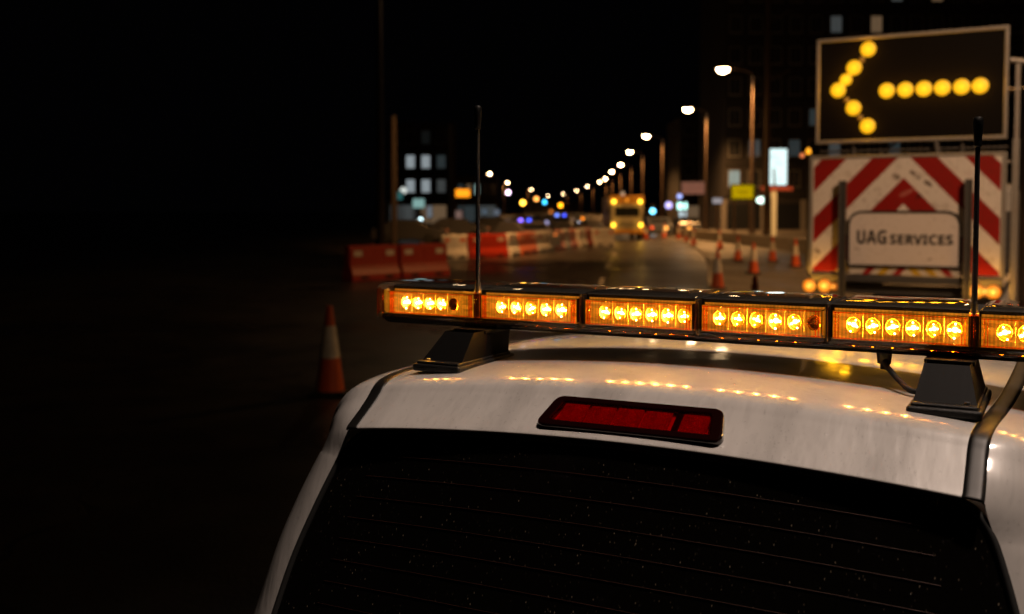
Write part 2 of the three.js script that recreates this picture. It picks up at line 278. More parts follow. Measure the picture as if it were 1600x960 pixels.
// lower body, wheels
part('lower_body', [box(1.44, 0.7, 3.4, XC, 0.68, -1.2, 0.12), box(1.36, 0.5, 1.9, XC, 1.2, -1.2, 0.12), box(1.5, 0.62, 1.3, XC, 0.98, -3.2, 0.15)], M.paint, car);
part('rear_bumper', box(1.42, 0.22, 0.16, XC, 0.55, 0.56, 0.06), M.blackTrim, car);
for (const [sx, z] of [[-1, 0.05], [1, 0.05], [-1, -2.8], [1, -2.8]]) part('wheel', mv(lathe([[0.001, -0.1], [0.2, -0.11], [0.3, -0.13], [0.37, -0.09], [0.375, 0.09], [0.3, 0.13], [0.2, 0.11], [0.001, 0.1]], 28), XC + sx * 0.66, 0.375, z, 0, 0, Math.PI / 2), M.rubber, car);
{ // high brake lamp in the panel above the window
  const b = new THREE.Group(); b.name = 'brake_light'; car.add(b);
  const p0 = roofF(0.5, 0.745), nrm = V(0, 0.86, 0.52).normalize();
  b.position.set(-0.005, 1.7288, 0.2517); b.rotation.x = Math.atan2(nrm.z, nrm.y) - 0; // local y = outward from the panel, local z = down the panel
  const trap = (w0, w1, h, r) => { const s = new THREE.Shape(), P = [[-w0, -h], [w0, -h], [w1, h], [-w1, h]]; P.forEach((p, i) => { const a = P[(i + 3) % 4], c = P[(i + 1) % 4], da = Math.hypot(a[0] - p[0], a[1] - p[1]), dc = Math.hypot(c[0] - p[0], c[1] - p[1]); const s0 = [p[0] + (a[0] - p[0]) * r / da, p[1] + (a[1] - p[1]) * r / da], s1 = [p[0] + (c[0] - p[0]) * r / dc, p[1] + (c[1] - p[1]) * r / dc]; i ? s.lineTo(...s0) : s.moveTo(...s0); s.quadraticCurveTo(p[0], p[1], ...s1); }); s.closePath(); return s; };
  const slab = (s, d, bev) => mv(new THREE.ExtrudeGeometry(s, { depth: d, bevelEnabled: true, bevelSize: bev, bevelThickness: bev, bevelSegments: 4, curveSegments: 8 }), 0, 0, 0, Math.PI / 2);
  // after the turn: shape x = across, shape y = down the panel, depth points into the panel
  const rim = trap(0.141, 0.155, 0.0335, 0.014); rim.holes.push(trap(0.129, 0.1395, 0.0258, 0.007));
  part('housing', slab(rim, 0.02, 0.004).translate(0, 0.006, 0), M.redDark, b);
  part('lens', slab(trap(0.13, 0.1405, 0.0264, 0.007), 0.001, 0.001).translate(0, 0.0088, 0), M.redLens, b);
  for (let i = 0; i < 6; i++) part('lamp_cell', box(i === 4 ? 0.012 : 0.0455, 0.004, 0.044, [-0.102, -0.054, -0.006, 0.042, 0.0775, 0.105][i], 0.0043 - 0.0008 * (i % 2), 0, 0.0015), i === 4 ? M.redDark : M.redCell, b);
  part('back_plate', box(0.27, 0.002, 0.045, 0, -0.014, 0), M.redDark, b);
}

// ---------------------------------------------------------------- amber light bar
const bar = thing('light_bar', 'long amber LED warning light bar mounted across the white roof', 'light bar', [UX, 0, UZ], YAW);
{
  const front = [[-0.693, 0], [0.693, 0]];
  const segs = []; // outlines in (x, z), anticlockwise seen from above with z towards the viewer
  const DZ = -0.185, g = 0.0022;
  const xs = [-0.462, -0.231, 0, 0.231, 0.462];
  for (let i = 0; i < 4; i++) segs.push([[xs[i] + g, 0], [xs[i + 1] - g, 0], [xs[i + 1] - g, DZ], [xs[i] + g, DZ]]);
  const end = (s) => { const q = [[xs[4] + g, 0], [0.692, 0], [0.7135, -0.012], [0.731, -0.042], [0.731, DZ + 0.042], [0.7135, DZ + 0.012], [0.692, DZ], [xs[4] + g, DZ]].map(([x, z]) => [x * s, z]); return s > 0 ? q : q.reverse(); };
  segs.unshift(end(-1)); segs.push(end(1));
  function inset(poly, d) { // convex outline moved inwards
    const n = poly.length, out = [], c = poly.reduce((a, p) => [a[0] + p[0] / n, a[1] + p[1] / n], [0, 0]);
    const ed = poly.map((p, i) => { const q = poly[(i + 1) % n], dx = q[0] - p[0], dz = q[1] - p[1], l = Math.hypot(dx, dz); let nx = -dz / l, nz = dx / l; if ((c[0] - p[0]) * nx + (c[1] - p[1]) * nz < 0) { nx = -nx; nz = -nz; } return { x: p[0] + nx * d, z: p[1] + nz * d, dx: dx / l, dz: dz / l }; });
    for (let i = 0; i < n; i++) { const a = ed[(i + n - 1) % n], b = ed[i], det = a.dx * b.dz - a.dz * b.dx, t = ((b.x - a.x) * b.dz - (b.z - a.z) * b.dx) / det; out.push([a.x + a.dx * t, a.z + a.dz * t]); }
    return out;
  }
  function shell(poly, rings, cap = true, bottom = false) {
    const R = rings.map(([y, d]) => inset(poly, d).map(([x, z]) => V(x, y, z))), tri = [];
    for (let k = 0; k < R.length - 1; k++) for (let i = 0; i < poly.length; i++) { const j = (i + 1) % poly.length; tri.push(R[k][i], R[k][j], R[k + 1][j], R[k][i], R[k + 1][j], R[k + 1][i]); }
    const fan = (r, f) => { for (let i = 1; i < r.length - 1; i++) f ? tri.push(r[0], r[i], r[i + 1]) : tri.push(r[0], r[i + 1], r[i]); };
    if (cap) fan(R[R.length - 1], true); if (bottom) fan(R[0], false);
    const gm = new THREE.BufferGeometry().setFromPoints(tri), uv = new Float32Array(tri.length * 2); tri.forEach((v, i) => { uv[2 * i] = v.x; uv[2 * i + 1] = v.z + v.y; });
    gm.setAttribute('uv', new THREE.BufferAttribute(uv, 2)); gm.computeVertexNormals(); return toCreasedNormals(gm, 0.7);
  }
  const rings = [[1.8415, 0.004], [1.8445, 0.0012], [1.848, 0], [1.898, 0], [1.9035, 0.0012], [1.908, 0.0042], [1.9115, 0.009], [1.9145, 0.02], [1.9155, 0.032]];
  const whole = (() => { const a = segs[0], b = segs[5]; return [[-0.692, 0], [0.692, 0], [0.7135, -0.012], [0.731, -0.042], [0.731, DZ + 0.042], [0.7135, DZ + 0.012], [0.692, DZ], [-0.692, DZ], [-0.7135, DZ + 0.012], [-0.731, DZ + 0.042], [-0.731, -0.042], [-0.7135, -0.012]]; })();
  part('base_housing', shell(whole, [[1.8285, 0.026], [1.8295, 0.022], [1.837, 0.014], [1.8405, 0.011], [1.8435, 0.0125]], true, true), M.blackMetal, bar);
  part('bottom_rim', shell(whole, [[1.8365, 0.005], [1.8375, 0.002], [1.8408, 0.001], [1.842, 0.003]], false), M.lens, bar);
  segs.forEach((s, i) => {
    const c = part('lens_cover', shell(s, rings), M.lens, bar);
  });
  part('circuit_deck', shell(whole, [[1.846, 0.036], [1.9065, 0.036], [1.908, 0.039]], true), M.black, bar); // dark deck under the clear top
  for (const x of [-0.231, 0, 0.231]) part('seam_gasket', box(0.0035, 0.066, 0.172, x, 1.8765, -0.0925, 0.001), M.black, bar);
  // LED modules that face back, and the same row facing forward
  const cup = lathe([[0.0035, 0], [0.006, 0.0016], [0.0085, 0.0045], [0.0102, 0.0085], [0.011, 0.0125], [0.0114, 0.0125]], 24).rotateX(Math.PI / 2).scale(1, 1.18, 1);
  const dome = new THREE.SphereGeometry(0.0068, 16, 10, 0, Math.PI * 2, 0, Math.PI / 2).rotateX(Math.PI / 2).scale(1, 1.15, 0.5);
  const core = merge([new THREE.SphereGeometry(0.0036, 12, 8), new THREE.SphereGeometry(0.0021, 10, 6).translate(-0.0066, -0.001, 0.001), new THREE.SphereGeometry(0.0017, 10, 6).translate(0.0058, -0.0012, 0.001), new THREE.SphereGeometry(0.0014, 8, 6).translate(0, -0.0112, 0.006), new THREE.SphereGeometry(0.0013, 8, 6).translate(0.0004, 0.0082, 0.003)]);
  const offCup = M.cupMetal;
  // [centre of first LED, spacing, lit flags] of each module
  const mods = [[-0.6425, 0.0295, 5, [4]], [-0.4115, 0.0335, 5, []], [-0.185, 0.0315, 6, []], [0.0395, 0.0335, 6, [5]], [0.2725, 0.0318, 6, []], [0.505, 0.0305, 5, [4]]];
  const bounds = [[-0.681, -0.47], [-0.454, -0.239], [-0.223, -0.008], [0.008, 0.223], [0.239, 0.454], [0.47, 0.681]];
  for (const dir of [1, -1]) mods.forEach(([x0, dx, n, off], i) => {
    const [a, b] = bounds[i], cx = (a + b) / 2, w = b - a, zb = dir > 0 ? -0.034 : DZ + 0.034, yc = 1.8745;
    const tray = [box(w, 0.053, 0.002, cx, yc, zb)];
    const m = part('led_module', tray, M.amberTray, bar);
    part('reflector_shelf', [box(w, 0.0012, 0.026, cx, 1.8505, zb + dir * 0.0145), box(w, 0.0012, 0.02, cx, 1.898, zb + dir * 0.0115), box(0.0012, 0.046, 0.022, a + 0.001, yc, zb + dir * 0.012), box(0.0012, 0.046, 0.022, b - 0.001, yc, zb + dir * 0.012)], M.amberMetal, m);
    // clear amber frame and end ribs moulded into the lens
    const fr = []; for (const q of [a + 0.006, a + 0.011, b - 0.006, b - 0.011]) fr.push(box(0.0018, 0.044, 0.006, q, yc, zb + dir * 0.024, 0.0006)); fr.push(box(w - 0.004, 0.002, 0.004, cx, 1.896, zb + dir * 0.027, 0.0006), box(w - 0.004, 0.002, 0.004, cx, 1.8525, zb + dir * 0.027, 0.0006));
    part('lens_rib', fr, M.amberClear, m);
    for (let k = 0; k < n; k++) {
      const x = x0 + dx * k, c = part('reflector_cup', cup, offCup, m); c.position.set(x, yc, zb + dir * 0.0015); if (dir < 0) c.rotation.y = Math.PI;
      const r = part('cell_wall', box(0.0009, 0.042, 0.012, x + dx / 2, yc, zb + dir * 0.008), M.amberTray, m);
      if (off.includes(k)) { const e = part('led_emitter', core, M.amberMetal, m); e.position.set(x, yc, zb + dir * 0.006); continue; }
      const o = part('led_optic', dome, M.optic, m); o.position.set(x, yc, zb + dir * 0.003); if (dir < 0) o.rotation.y = Math.PI;
      const e = part('led_emitter', core, M.led, m); e.position.set(x, yc, zb + dir * 0.0075); e.rotation.z = rr(-0.45, 0.45); e.scale.setScalar(rr(0.82, 1.2)); if (dir < 0) e.rotation.y = Math.PI;
      if (dir > 0) { const q = new THREE.PointLight(col(...AMBER), 0.007, 0, 2); q.position.set(x, yc, zb + 0.0165); q.shadow.radius = 0.12; q.castShadow = true; bar.add(q); }
    }
    if (dir < 0) { const l = new THREE.RectAreaLight(col(...AMBER), 24, w * 0.9, 0.03); l.position.set(cx, yc, DZ - 0.002); bar.add(l); }
  });
  for (const s of [-1, 1]) for (const [x, z, a] of [[0.6885, -0.02, 0], [0.704, -0.032, 0.6], [0.715, -0.054, 1.1]]) part('end_reflector', [mv(box(0.012, 0.046, 0.0015), s * x, 1.8745, z, 0, 0, 0).translate(-s * x, 0, -z).rotateY(s * a).translate(s * x, 0, z), cyl(0.0022, 0.0022, 0.05, s * x - s * 0.006, 1.8495, z + 0.005, 8)], M.amberTray, bar);
  for (const s of [-1, 1]) part('end_rib', [cyl(0.003, 0.003, 0.054, s * 0.691, 1.847, -0.0042, 8), cyl(0.003, 0.003, 0.054, s * 0.7118, 1.847, -0.0158, 8), cyl(0.003, 0.003, 0.054, s * 0.727, 1.847, -0.043, 8)], M.amberClear, bar);
  for (const x of [-0.462, 0.462]) part('joint_rib', [box(0.003, 0.058, 0.012, x, 1.875, -0.008, 0.001), box(0.0015, 0.05, 0.012, x - 0.006, 1.875, -0.012), box(0.0015, 0.05, 0.012, x + 0.006, 1.875, -0.012)], M.amberClear, bar);
  // feet
  for (const x of [-0.462, 0.428]) {
    const s = new THREE.Shape(); const sg = Math.sign(x), e = sg < 0 ? -1 : 1;
    const foot = sheet((u, v) => { const k = u * 4, i = Math.floor(k) % 4, f = k - Math.floor(k), c = [[-1, 1], [1, 1], [1, -1], [-1, -1]], A = c[i], B = c[(i + 1) % 4]; const px = A[0] + (B[0] - A[0]) * f, pz = A[1] + (B[1] - A[1]) * f; const wx = 0.046 - 0.013 * v, wz = 0.095 - 0.02 * v; return V(x + px * wx + e * (1 - v) * 0.004, 1.772 + 0.057 * v, 0.03 - 0.045 * v + pz * wz); }, 32, 4);
    const f = part('mounting_foot', [toCreasedNormals(foot, 0.5)], M.foot, bar);
    part('foot_pad', [box(0.106, 0.014, 0.225, x + e * 0.004, 1.7665, 0.03, 0.005), box(0.094, 0.008, 0.21, x + e * 0.004, 1.7745, 0.03, 0.003)], M.blackTrim, f);
    for (const z of [-0.07, 0.118]) part('bolt', cyl(0.005, 0.0045, 0.005, x + e * 0.035, 1.777, z, 6), M.chrome, f);
    part('clamp_plate', box(0.076, 0.008, 0.13, x, 1.8265, -0.045, 0.002), M.foot, f);
  }
  // cable from the underside to the foot
  part('cable', [tube([V(0.325, 1.822, -0.03), V(0.327, 1.812, -0.015), V(0.338, 1.802, 0.0), V(0.355, 1.79, 0.02), V(0.372, 1.78, 0.035), V(0.39, 1.777, 0.03)], 0.0048, 40, 8), mv(cyl(0.011, 0.013, 0.02), 0.322, 1.811, -0.03), cyl(0.008, 0.008, 0.012, 0.324, 1.802, -0.027)], M.rubber, bar);
}
// aerials on the bar
[[-0.461, 2.2795, 'dark steel rod aerial with black tip rising before the dark sky and far lamps'], [0.4605, 2.2175, 'dark steel rod aerial with black tip standing before the red and white chevron board']].forEach(([x, top, label]) => {
  const w = V(x, 0, -0.012).applyAxisAngle(V(0, 1, 0), YAW);
  const t = thing('rod_aerial', label, 'aerial', [UX + w.x, 1.903, UZ + w.z], YAW, 'aerials on the light bar'), h = top - 1.903;
  part('rod', [lathe([[0.0048, 0], [0.0046, 0.03], [0.0042, h * 0.5], [0.0038, h - 0.04]], 16)], M.chrome, t);
  part('ferrule', lathe([[0.0001, -0.003], [0.0075, -0.003], [0.0078, 0.004], [0.006, 0.006], [0.006, 0.018], [0.005, 0.02]], 16), M.chrome, t);
  part('tip', lathe([[0.0001, h - 0.048], [0.0058, h - 0.048], [0.0062, h - 0.043], [0.0056, h - 0.041], [0.0063, h - 0.036], [0.0078, h - 0.012], [0.0078, h - 0.006], [0.0066, h - 0.001], [0.0045, h], [0.0001, h]], 20), M.blackTrim, t);
});
{ // rain drops standing on paint, glass and lamp
  const drop = new THREE.SphereGeometry(1, 8, 5, 0, Math.PI * 2, 0, Math.PI / 2).scale(1, 0.62, 1), list = [], q = new THREE.Quaternion(), m4 = new THREE.Matrix4();
  const on = (f, u, v, r, flip) => { const e = 1e-3, p = f(u, v), a = f(Math.min(1, u + e), v).sub(f(Math.max(0, u - e), v)), b = f(u, Math.min(1, v + e)).sub(f(u, Math.max(0, v - e))), n = a.cross(b).normalize(); if (n.y < 0 || (flip && n.z < 0)) n.negate(); q.setFromUnitVectors(V(0, 1, 0), n); m4.compose(p, q, V(r * rr(0.8, 1.25), r, r * rr(0.8, 1.25))); list.push(m4.clone()); };
  const size = () => 0.0006 + 0.0016 * Math.pow(rnd(), 3);
  for (let i = 0; i < 4200; i++) on(glassF, rnd(), Math.pow(rnd(), 1.25) * 0.95, size() * 0.9, true);
  for (let i = 0; i < 800; i++) on(roofF, rr(0.02, 0.98), rr(0.15, 0.9), size() * 1.1);
  for (const sg of [-1, 1]) for (let i = 0; i < 420; i++) on(sideF(sg), rr(0.02, 0.7), rr(0.25, 0.95), size() * 1.1);
  const im = new THREE.InstancedMesh(drop, M.water, list.length); list.forEach((m, i) => im.setMatrixAt(i, m)); im.name = 'water_drops'; im.userData.kind = 'stuff'; im.castShadow = im.receiveShadow = true; car.add(im);
}

// ---------------------------------------------------------------- arrow board truck
const TX = 4.7091, TZ = -12.2857;
const truck = thing('arrow_board_truck', 'works truck with red and white chevron tail board and lit arrow board above', 'truck', [TX, 0, TZ], YAW);
{
  const chev = canvasTex(1024, 680, (c, w, h) => {
    c.fillStyle = '#d9cfc6'; c.fillRect(0, 0, w, h); c.fillStyle = '#8e130b';
    const S = w / 2.14, cx = w / 2; // pixels per metre
    // stripes fall away from the middle on both sides
    for (let k = -4; k < 6; k++) for (const s of [-1, 1]) { const y0 = (0.245 + 0.64 * k) * S, b = 0.32 * S, run = cx * 1.06; c.beginPath(); c.moveTo(cx, y0); c.lineTo(cx + s * run, y0 + run * 1.06); c.lineTo(cx + s * run, y0 + run * 1.06 + b); c.lineTo(cx, y0 + b); c.closePath(); c.fill(); }
    for (let i = 0; i < 900; i++) { const x = rnd() * w, y = rnd() * h, r = 2 + 26 * rnd() * rnd(); c.fillStyle = `rgba(${60 + 40 * rnd() | 0},${45 + 25 * rnd() | 0},${30 + 20 * rnd() | 0},${0.03 + 0.09 * rnd()})`; c.beginPath(); c.ellipse(x, y, r * (0.3 + rnd()), r, rnd() * 3, 0, 7); c.fill(); }
    for (const [x, y, r] of [[640, 150, 22], [655, 162, 14], [560, 90, 20], [590, 120, 12], [470, 110, 26], [600, 225, 18], [585, 235, 10], [30, 560, 16], [70, 610, 9], [960, 600, 12]]) { c.fillStyle = 'rgba(40,24,14,.5)'; c.beginPath(); c.ellipse(x, y, r, r * 0.6, 0.6, 0, 7); c.fill(); }
    for (const [x, y, r] of [[455, 105, 30], [520, 210, 36], [560, 190, 22]]) { c.fillStyle = 'rgba(215,200,190,.35)'; c.beginPath(); c.ellipse(x, y, r, r * 0.4, -0.5, 0, 7); c.fill(); }
    for (let i = 0; i < 70; i++) { c.strokeStyle = `rgba(50,35,25,${0.06 + 0.14 * rnd()})`; c.lineWidth = 1 + 2 * rnd(); const x = rnd() * w, y = rnd() * h; c.beginPath(); c.moveTo(x, y); c.lineTo(x + rr(-4, 4), y + 20 + 90 * rnd()); c.stroke(); }
  });
  part('chevron_board', box(2.12, 1.4, 0.03, -0.008, 2.0, 0.05, 0.004), std(0.8, 0.78, 0.74, 0.4), truck);
  const face = part('chevron_print', new THREE.PlaneGeometry(2.1, 1.385).translate(-0.008, 2.0, 0.0685), new THREE.MeshStandardMaterial({ map: chev, roughness: 0.42 }), truck);
  part('board_rim', [box(2.2, 0.04, 0.06, -0.008, 2.715, 0.05, 0.008), box(0.045, 1.44, 0.06, -1.09, 2.0, 0.05, 0.008), box(0.045, 1.44, 0.06, 1.075, 2.0, 0.05, 0.008)], M.steel, truck);
  const plate = (g) => { const s = new THREE.Shape(); const w = 0.615 + g, t = 2.035 + g, b = 1.405 - g, r = 0.17 + g; s.moveTo(-w, b); s.lineTo(w, b); s.lineTo(w, t - r); s.quadraticCurveTo(w, t, w - r, t); s.lineTo(-w + r, t); s.quadraticCurveTo(-w, t, -w, t - r); s.closePath(); return s; };
  const rim = plate(0.022); rim.holes.push(plate(0));
  part('plate_frame', new THREE.ExtrudeGeometry(rim, { depth: 0.02, bevelEnabled: true, bevelSize: 0.003, bevelThickness: 0.003, bevelSegments: 2 }).translate(0.003, 0, 0.115), M.black, truck);
  const plateTex = canvasTex(1024, 512, (c, w, h) => {
    c.fillStyle = '#d6cac2'; c.fillRect(0, 0, w, h); c.fillStyle = '#060404'; c.textBaseline = 'alphabetic';
    const fit = (s, x, y, wd, px, weight) => { c.font = `${weight} ${px}px sans-serif`; const m = c.measureText(s).width; c.save(); c.translate(x, y); c.scale(wd / m, 1); c.fillText(s, 0, 0); c.strokeText(s, 0, 0); c.restore(); };
    c.strokeStyle = '#060404'; c.lineWidth = 5; fit('UAG', 62, 304, 306, 183, 'bold'); fit('SERVICES', 384, 304, 588, 128, 'bold');
    for (let i = 0; i < 260; i++) { c.fillStyle = `rgba(70,48,30,${0.02 + 0.07 * rnd()})`; c.beginPath(); c.ellipse(rnd() * w, rnd() * h, 3 + 26 * rnd() * rnd(), 3 + 14 * rnd(), rnd() * 3, 0, 7); c.fill(); }
    for (const [x, y] of [[750, 450], [772, 440], [60, 355], [90, 360]]) { c.fillStyle = 'rgba(60,34,20,.5)'; c.beginPath(); c.ellipse(x, y, 16, 6, 0.4, 0, 7); c.fill(); }
  });
  const pg = new THREE.ExtrudeGeometry(plate(0), { depth: 0.016, bevelEnabled: false }).translate(0.003, 0, 0.112); { const p = pg.attributes.position, uv = pg.attributes.uv; for (let i = 0; i < p.count; i++) uv.setXY(i, (p.getX(i) + 0.612) / 1.23, (p.getY(i) - 1.405) / 0.63); }
  part('name_plate', pg, new THREE.MeshStandardMaterial({ map: plateTex, roughness: 0.5 }), truck).userData.label = 'off-white plate lettered UAG SERVICES';
  for (const x of [-0.695, 0.712]) part('upright_post', [box(0.085, 1.75, 0.05, x, 1.55, 0.135, 0.006), box(0.02, 1.75, 0.03, x - 0.032, 1.55, 0.17), box(0.02, 1.75, 0.03, x + 0.032, 1.55, 0.17)], M.darkSteel, truck);
  const st = canvasTex(512, 64, (c, w, h) => { c.fillStyle = '#d0c4b4'; c.fillRect(0, 0, w, h); ['#a01a10', '#c9a224', '#a01a10', '#c9a224', '#c9a224', '#a01a10'].forEach((k, i) => { const x = 60 + i * 72; c.fillStyle = k; c.beginPath(); const s = i < 3 ? 30 : -30; c.moveTo(x + Math.max(0, s), 0); c.lineTo(x + 36 + Math.max(0, s), 0); c.lineTo(x + 36 - Math.min(0, s), h); c.lineTo(x - Math.min(0, s), h); c.fill(); }); for (let i = 0; i < 120; i++) { c.fillStyle = `rgba(40,28,18,${0.1 * rnd() + 0.04})`; c.fillRect(rnd() * w, rnd() * h, 4 + 20 * rnd(), 3 + 8 * rnd()); } });
  part('striped_strip', box(1.24, 0.085, 0.02, 0.01, 1.335, 0.1), new THREE.MeshStandardMaterial({ map: st, roughness: 0.5 }), truck);
  part('rear_beam', [box(2.16, 0.085, 0.1, 0, 1.235, 0.06, 0.012), box(2.1, 0.12, 0.08, 0, 0.62, 0.02, 0.02)], M.darkSteel, truck);
  // tail lamps, lit amber
  const tail = glow(1.05, 0.235, 0.006), lensG = lathe([[0.001, 0.035], [0.04, 0.03], [0.07, 0.016], [0.078, 0]], 24).rotateX(Math.PI / 2);
  for (const [x, y, big] of [[-1.085, 1.128, 1], [-0.9, 1.133, 1], [-0.79, 1.128, 0.55], [0.815, 1.128, 1], [0.9, 1.13, 0.7], [0.99, 1.127, 1]]) {
    const h = part('tail_lamp', lathe([[0.001, -0.03], [0.082, -0.03], [0.088, 0], [0.08, 0.006]], 24).rotateX(Math.PI / 2), M.black, truck); h.position.set(x, y, 0.12); h.scale.setScalar(big);
    part('lamp_lens', lensG, big === 1 ? tail : glow(0.6, 0.13, 0.01), h);
    part('hot_spot', new THREE.SphereGeometry(0.018, 12, 8).translate(0, 0, 0.03), glow(2.4, 1.1, 0.15), h);
    if (big === 1) { const l = new THREE.PointLight(col(1, 0.45, 0.05), 0.3, 0, 2); l.position.set(x, y, 0.24); l.castShadow = true; truck.add(l); }
  }
  // arrow board
  const W = 2.14, y0 = 2.882, y1 = 4.163, xm = 0.022, yc = (y0 + y1) / 2;
  const ab = part('arrow_board', box(W - 0.02, y1 - y0 - 0.02, 0.06, xm, yc, 0.02, 0.005), M.boardBlack, truck);
  part('board_frame', [box(W, 0.042, 0.08, xm, y1 - 0.02, 0.035, 0.01), box(W, 0.042, 0.08, xm, y0 + 0.02, 0.035, 0.01), box(0.042, y1 - y0 - 0.08, 0.08, xm - W / 2 + 0.021, yc, 0.035, 0.01), box(0.042, y1 - y0 - 0.08, 0.08, xm + W / 2 - 0.021, yc, 0.035, 0.01)], M.steel, ab);
  const disc = lathe([[0.001, 0.02], [0.05, 0.017], [0.08, 0.008], [0.09, 0]], 28).rotateX(Math.PI / 2), lit = glow(1.15, 0.52, 0.004), dim = glow(0.16, 0.05, 0.004);
  for (const [x, y, s, m] of [[-0.44, 4.005, 1, lit], [-0.601, 3.793, 1, lit], [-0.695, 3.655, 0.8, lit], [-0.785, 3.533, 1, lit], [-0.601, 3.307, 1, lit], [-0.433, 3.083, 1, lit], [-0.51, 3.885, 0.4, dim], [-0.68, 3.405, 0.4, dim], [-0.52, 3.187, 0.4, dim], ...[-0.22, -0.01, 0.196, 0.398, 0.605, 0.801].map((x) => [x, 3.496, 1, lit])]) {
    const d = part('arrow_lamp', disc, m, ab); d.position.set(x, y, 0.055); d.scale.set(s, s, 1);
    if (m === lit) { const l = new THREE.PointLight(col(1, 0.42, 0.01), 0.16, 0, 2); l.position.set(x, y, 0.11); l.shadow.radius = 3; truck.add(l); }
  }
  // struts between the boards, masts, beacon
  part('board_strut', [rod(V(-0.6, 2.72, 0), V(-0.6, 2.9, 0), 0.02), rod(V(0.36, 2.72, 0.03), V(0.33, 2.9, 0.03), 0.035), rod(V(-0.3, 2.74, -0.05), V(-0.1, 2.9, -0.05), 0.018), rod(V(0.62, 2.72, 0), V(0.62, 2.9, 0), 0.02), rod(V(-1.0, 2.79, -0.03), V(1.1, 2.79, -0.03), 0.014)], M.darkSteel, truck);
  part('side_mast', [box(0.07, 1.85, 0.07, 1.185, 1.95, 0.02, 0.008), box(0.05, 0.9, 0.05, 1.185, 3.3, -0.06, 0.006), rod(V(1.1, 2.62, 0), V(1.2, 2.62, 0), 0.02), rod(V(1.1, 3.78, -0.02), V(1.4, 3.74, -0.1), 0.03)], M.steel, truck);
  const bc = part('beacon', [cyl(0.035, 0.035, 0.03, -1.14, 2.73, 0.02)], M.black, truck);
  part('beacon_lens', mv(new THREE.SphereGeometry(0.032, 14, 10).scale(1, 1.5, 1), -1.14, 2.795, 0.02), glow(1.6, 0.6, 0.02), bc);
  part('cab_marker', mv(new THREE.SphereGeometry(0.03, 12, 8), -1.22, 2.75, 0), glow(0.8, 0.2, 0.06), truck);
  part('side_rail', [box(0.05, 1.5, 0.05, -1.125, 2.0, -0.02, 0.008), box(0.06, 0.06, 3.4, -1.08, 1.2, -1.7, 0.01), box(0.06, 0.06, 3.4, 1.08, 1.2, -1.7, 0.01)], M.steel, truck);
  part('load_bed', [box(2.1, 0.12, 4.2, 0, 1.1, -2.1, 0.02), box(2.1, 0.9, 0.06, 0, 1.6, -4.1), box(0.6, 0.8, 0.6, -0.5, 1.56, -1.2, 0.03)], M.darkSteel, truck);
  part('chassis', [box(0.9, 0.25, 6.2, 0, 0.85, -3.1)], M.black, truck);
  part('cab', [box(2.05, 1.75, 1.75, 0, 1.6, -5.2, 0.14), box(2.05, 0.5, 2.0, 0, 0.75, -5.2, 0.1)], M.coneWhite, truck);
  for (const [x, z] of [[-0.85, -0.9], [0.85, -0.9], [-0.85, -5.1], [0.85, -5.1]]) part('wheel', mv(lathe([[0.001, -0.13], [0.25, -0.14], [0.4, -0.15], [0.45, -0.1], [0.45, 0.1], [0.4, 0.15], [0.25, 0.14], [0.001, 0.13]], 24), x, 0.45, z, 0, 0, Math.PI / 2), M.rubber, truck);
  for (const x of [-0.85, 0.85]) part('mud_flap', box(0.5, 0.5, 0.015, x, 0.55, -0.3), M.rubber, truck);
}

// ---------------------------------------------------------------- traffic cones
function makeCone(label, x, y, z, group) {
  const t = thing('traffic_cone', label, 'traffic cone', [x, y, z], 0, group);
  part('base', [box(0.42, 0.035, 0.42, 0, 0.02, 0, 0.012), box(0.36, 0.02, 0.36, 0, 0.045, 0, 0.01)], M.black, t);
  part('cone_body', lathe([[0.165, 0.05], [0.16, 0.07], [0.035, 0.98], [0.03, 1.0], [0.022, 1.0], [0.02, 0.96]], 28), M.coneOrange, t);
  const R = (h) => 0.16 - 0.125 * (h - 0.07) / 0.91 + 0.003;
  part('reflective_collar', lathe([[R(0.42) - 0.003, 0.42], [R(0.42), 0.422], [R(0.78), 0.778], [R(0.78) - 0.003, 0.78]], 28), M.reflector, t);
  return t;
}
const cone = makeCone('orange cone with white collar standing alone on dark road beyond the vehicle corner', -2.04, 0, -11.39, 'traffic cones');
const K = 0.05;
[[5.24, -26.05, 'orange cone with white collar, tallest in view, just past the light bar', K], [3.95, -16.6, 'orange cone of which only the top shows over the bar', 0], [7.59, -32.14, 'orange cone in the middle of the group on the pale footpath, before the lamp pole', K], [8.93, -40.41, 'orange cone on the footpath below the yellow sign', K], [10.17, -39.92, 'orange cone on the footpath below the white lightbox sign', K], [9.98, -36.0, 'orange cone on the footpath nearest the chevron board', K], [10.7, -52.63, 'small orange cone far off directly behind the tallest one', K]].forEach(([x, z, l, y]) => copy(cone, l, [x, y, z], 0));
[[10.3, -58, 'nearest'], [10.9, -64, 'second'], [11.4, -70, 'third'], [11.0, -74, 'fourth'], [10.0, -78, 'last'], [9.4, -72, 'innermost']].forEach(([x, z, n]) => copy(cone, `tiny far cone, ${n} of those between the works truck and the footpath`, [x, x > 10.2 ? K : 0, z], 0).userData.group = 'far cones beside the oncoming truck');

